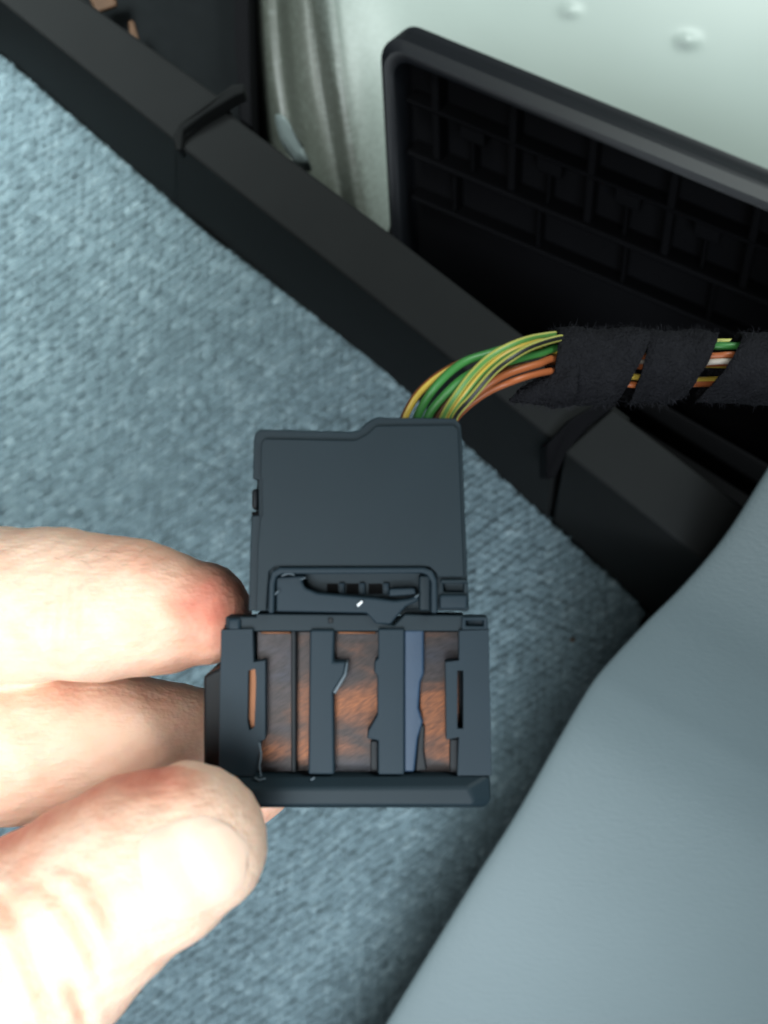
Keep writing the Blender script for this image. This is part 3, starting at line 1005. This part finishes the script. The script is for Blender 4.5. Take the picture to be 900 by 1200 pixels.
facing = np.clip(no[:, 2] * 2.0, 0, 1)
thumb_m = (dep < .116) & (Vv > np.interp(U, [-300, 0, 60, 130, 180, 240, 290, 320], [1100, 962, 923, 901, 895, 901, 918, 945]))
disp = np.zeros(nv); crease = np.zeros(nv)


def add_crease(pts, width, depth, mask, bulge=.35):
    global disp, crease
    dd, al = seg_dist(pts)
    fade = np.clip(np.minimum(al, 1 - al) * 5, 0, 1)
    g = np.exp(-(dd / width) ** 2)
    disp -= depth * g * fade * facing * mask
    disp += depth * bulge * np.exp(-((dd - 2.4 * width) / (1.3 * width)) ** 2) * fade * facing * mask
    crease += g * fade * mask * facing


tm = thumb_m & (Vv > 890)
add_crease([(-12, 1030), (4, 1062), (18, 1092), (30, 1128), (48, 1172), (64, 1215)], 8, 0.00075, tm)
add_crease([(42, 1026), (58, 1046), (76, 1068), (92, 1094), (108, 1124), (122, 1156)], 7.5, 0.00069, tm)
add_crease([(84, 1008), (98, 1028), (112, 1052), (128, 1082), (140, 1104)], 7, 0.00039, tm)
add_crease([(78, 1146), (88, 1166), (98, 1192), (104, 1216)], 7, 0.00045, tm)
for k in range(16):    # short skin lines on the thumb's upper side
    x = random.uniform(0, 150); y = 1000 - x * .55 + random.uniform(-30, 14)
    ck = crease.copy(); add_crease([(x, y), (x + 8, y - 9), (x + 18, y - 22)], 1.6, .00005, tm, 0); crease = ck
im = ~thumb_m & (Vv < 812)
add_crease([(82, 655), (76, 700), (72, 745), (70, 792)], 9, .00035, im)
add_crease([(96, 668), (92, 710), (90, 760)], 4, .00010, im)
add_crease([(60, 668), (56, 710), (52, 760)], 4, .00009, im)
disp += .00022 * np.sin(co[:, 0] * 310 + 1.1) * np.sin(co[:, 1] * 270 + .4) + .00012 * np.sin(co[:, 0] * 700 + co[:, 1] * 520)
disp += .00006 * np.sin(co[:, 0] * 1500 - co[:, 1] * 900) * np.sin(co[:, 1] * 1700 + 2)
co = co + no * disp[:, None]
me.vertices.foreach_set('co', co.astype(np.float32).ravel())
me.update()
# flushed skin: fingertips, joints and creases, plus painted shade on the thumb's top
fl = np.zeros(nv)
fl += 0.85 * np.exp(-(((U - 248) / 62) ** 2 + ((Vv - 712) / 62) ** 2)) * (~thumb_m)
fl += 0.35 * np.exp(-(((U - 150) / 60) ** 2 + ((Vv - 640) / 22) ** 2)) * (~thumb_m)
fl += 0.30 * np.exp(-(((U - 330) / 50) ** 2 + ((Vv - 950) / 30) ** 2)) * (~thumb_m)
dd, _ = seg_dist([(0, 975), (60, 935), (130, 915), (200, 905)])
fl += 0.75 * np.exp(-(dd / 34) ** 2) * tm  # shaded upper side of the thumb, painted in as redness
fl += np.where(thumb_m, 0.30, 0.10) * np.clip(crease, 0, 1)
fl += 0.15 * np.exp(-(((U - 10) / 50) ** 2 + ((Vv - 1040) / 60) ** 2)) * tm
at = me.attributes.new('flush_shade', 'FLOAT', 'POINT')
at.data.foreach_set('value', np.clip(fl, 0, 1).astype(np.float32))
me.polygons.foreach_set('use_smooth', [True] * len(me.polygons))
me.materials.clear(); me.materials.append(M['skin'])
base = P(-20, 960, .135)
me.transform(Matrix.Translation(-base)); hand.location = base
tag(hand, 'bare left hand pinching the connector with thumb and two fingers', 'hand')

# thumbnail: curved plate laid on the thumb
bvh = BVHTree.FromPolygons([tuple(c) for c in co], [tuple(p.vertices) for p in me.polygons])
ax = np.array([.93, -.37]); ay = np.array([.37, .93])
nb = np.array([176.0, 1034.0])
NA, NB = 26, 22
vs, fs = [], []
ok = True
for i in range(NA):
    a = i / (NA - 1)
    half = 56 * (1 - 0.06 * a) * math.sqrt(max(.02, 1 - max(0, (a - .45) / .56) ** 2.4)) * (1 - .12 * max(0, (.2 - a) / .2) ** 2)
    for j in range(NB):
        b = j / (NB - 1) * 2 - 1
        start = -13 * (1 - b * b) + 6
        uv = nb + ax * (start + (122 - 4 * b * b - start) * a) + ay * (b * half)
        tgt = P(uv[0], uv[1], .1)
        org = Vector((0, 0, CAM_H)); dr = (tgt - org).normalized()
        hit, nn, _, _ = bvh.ray_cast(org, dr)
        if hit is None:
            hit = vs[-1] + base; nn = Vector((0, 0, 1))
            off = 0
        else:
            off = .00020 * min(1, a * 3, (1 - a) * 4, (1 - abs(b)) * 3) + .00003
        vs.append(hit + nn * off - base)
for i in range(NA - 1):
    for j in range(NB - 1):
        fs.append([i * NB + j, i * NB + j + 1, (i + 1) * NB + j + 1, (i + 1) * NB + j])
nme = fix_normals(mesh('thumbnail', vs, fs))
nail = bpy.data.objects.new('thumbnail', nme); col.objects.link(nail); nail.parent = hand
nme.materials.append(M['nail']); nme.polygons.foreach_set('use_smooth', [True] * len(nme.polygons))

# a few fine hairs on the upper finger
vs, fs = [], []
for k in range(16):
    u = random.uniform(60, 190); v = 628 + (u - 40) * .11 + random.uniform(4, 26)
    tgt = P(u, v, .12); org = Vector((0, 0, CAM_H)); dr = (tgt - org).normalized()
    hit, nn, _, _ = bvh.ray_cast(org, dr)
    if hit is None: continue
    d_ = (nn * .45 + Vector((random.uniform(.3, .9), random.uniform(-.5, .1), 0))).normalized()
    L = random.uniform(.0012, .0026); sd = Vector((-d_.y, d_.x, 0)) * .000018
    b = len(vs); m1 = hit + d_ * L * .5; tp_ = hit + d_ * L - nn * L * .2
    vs += [x - base for x in (hit - sd, hit + sd, m1 + sd, m1 - sd, tp_)]
    fs += [[b, b + 1, b + 2, b + 3], [b + 3, b + 2, b + 4]]
hme = mesh('finger_hair', vs, fs); hme.materials.append(M['hair'])
ho = bpy.data.objects.new('finger_hair', hme); col.objects.link(ho); ho.parent = hand; ho['kind'] = 'stuff'
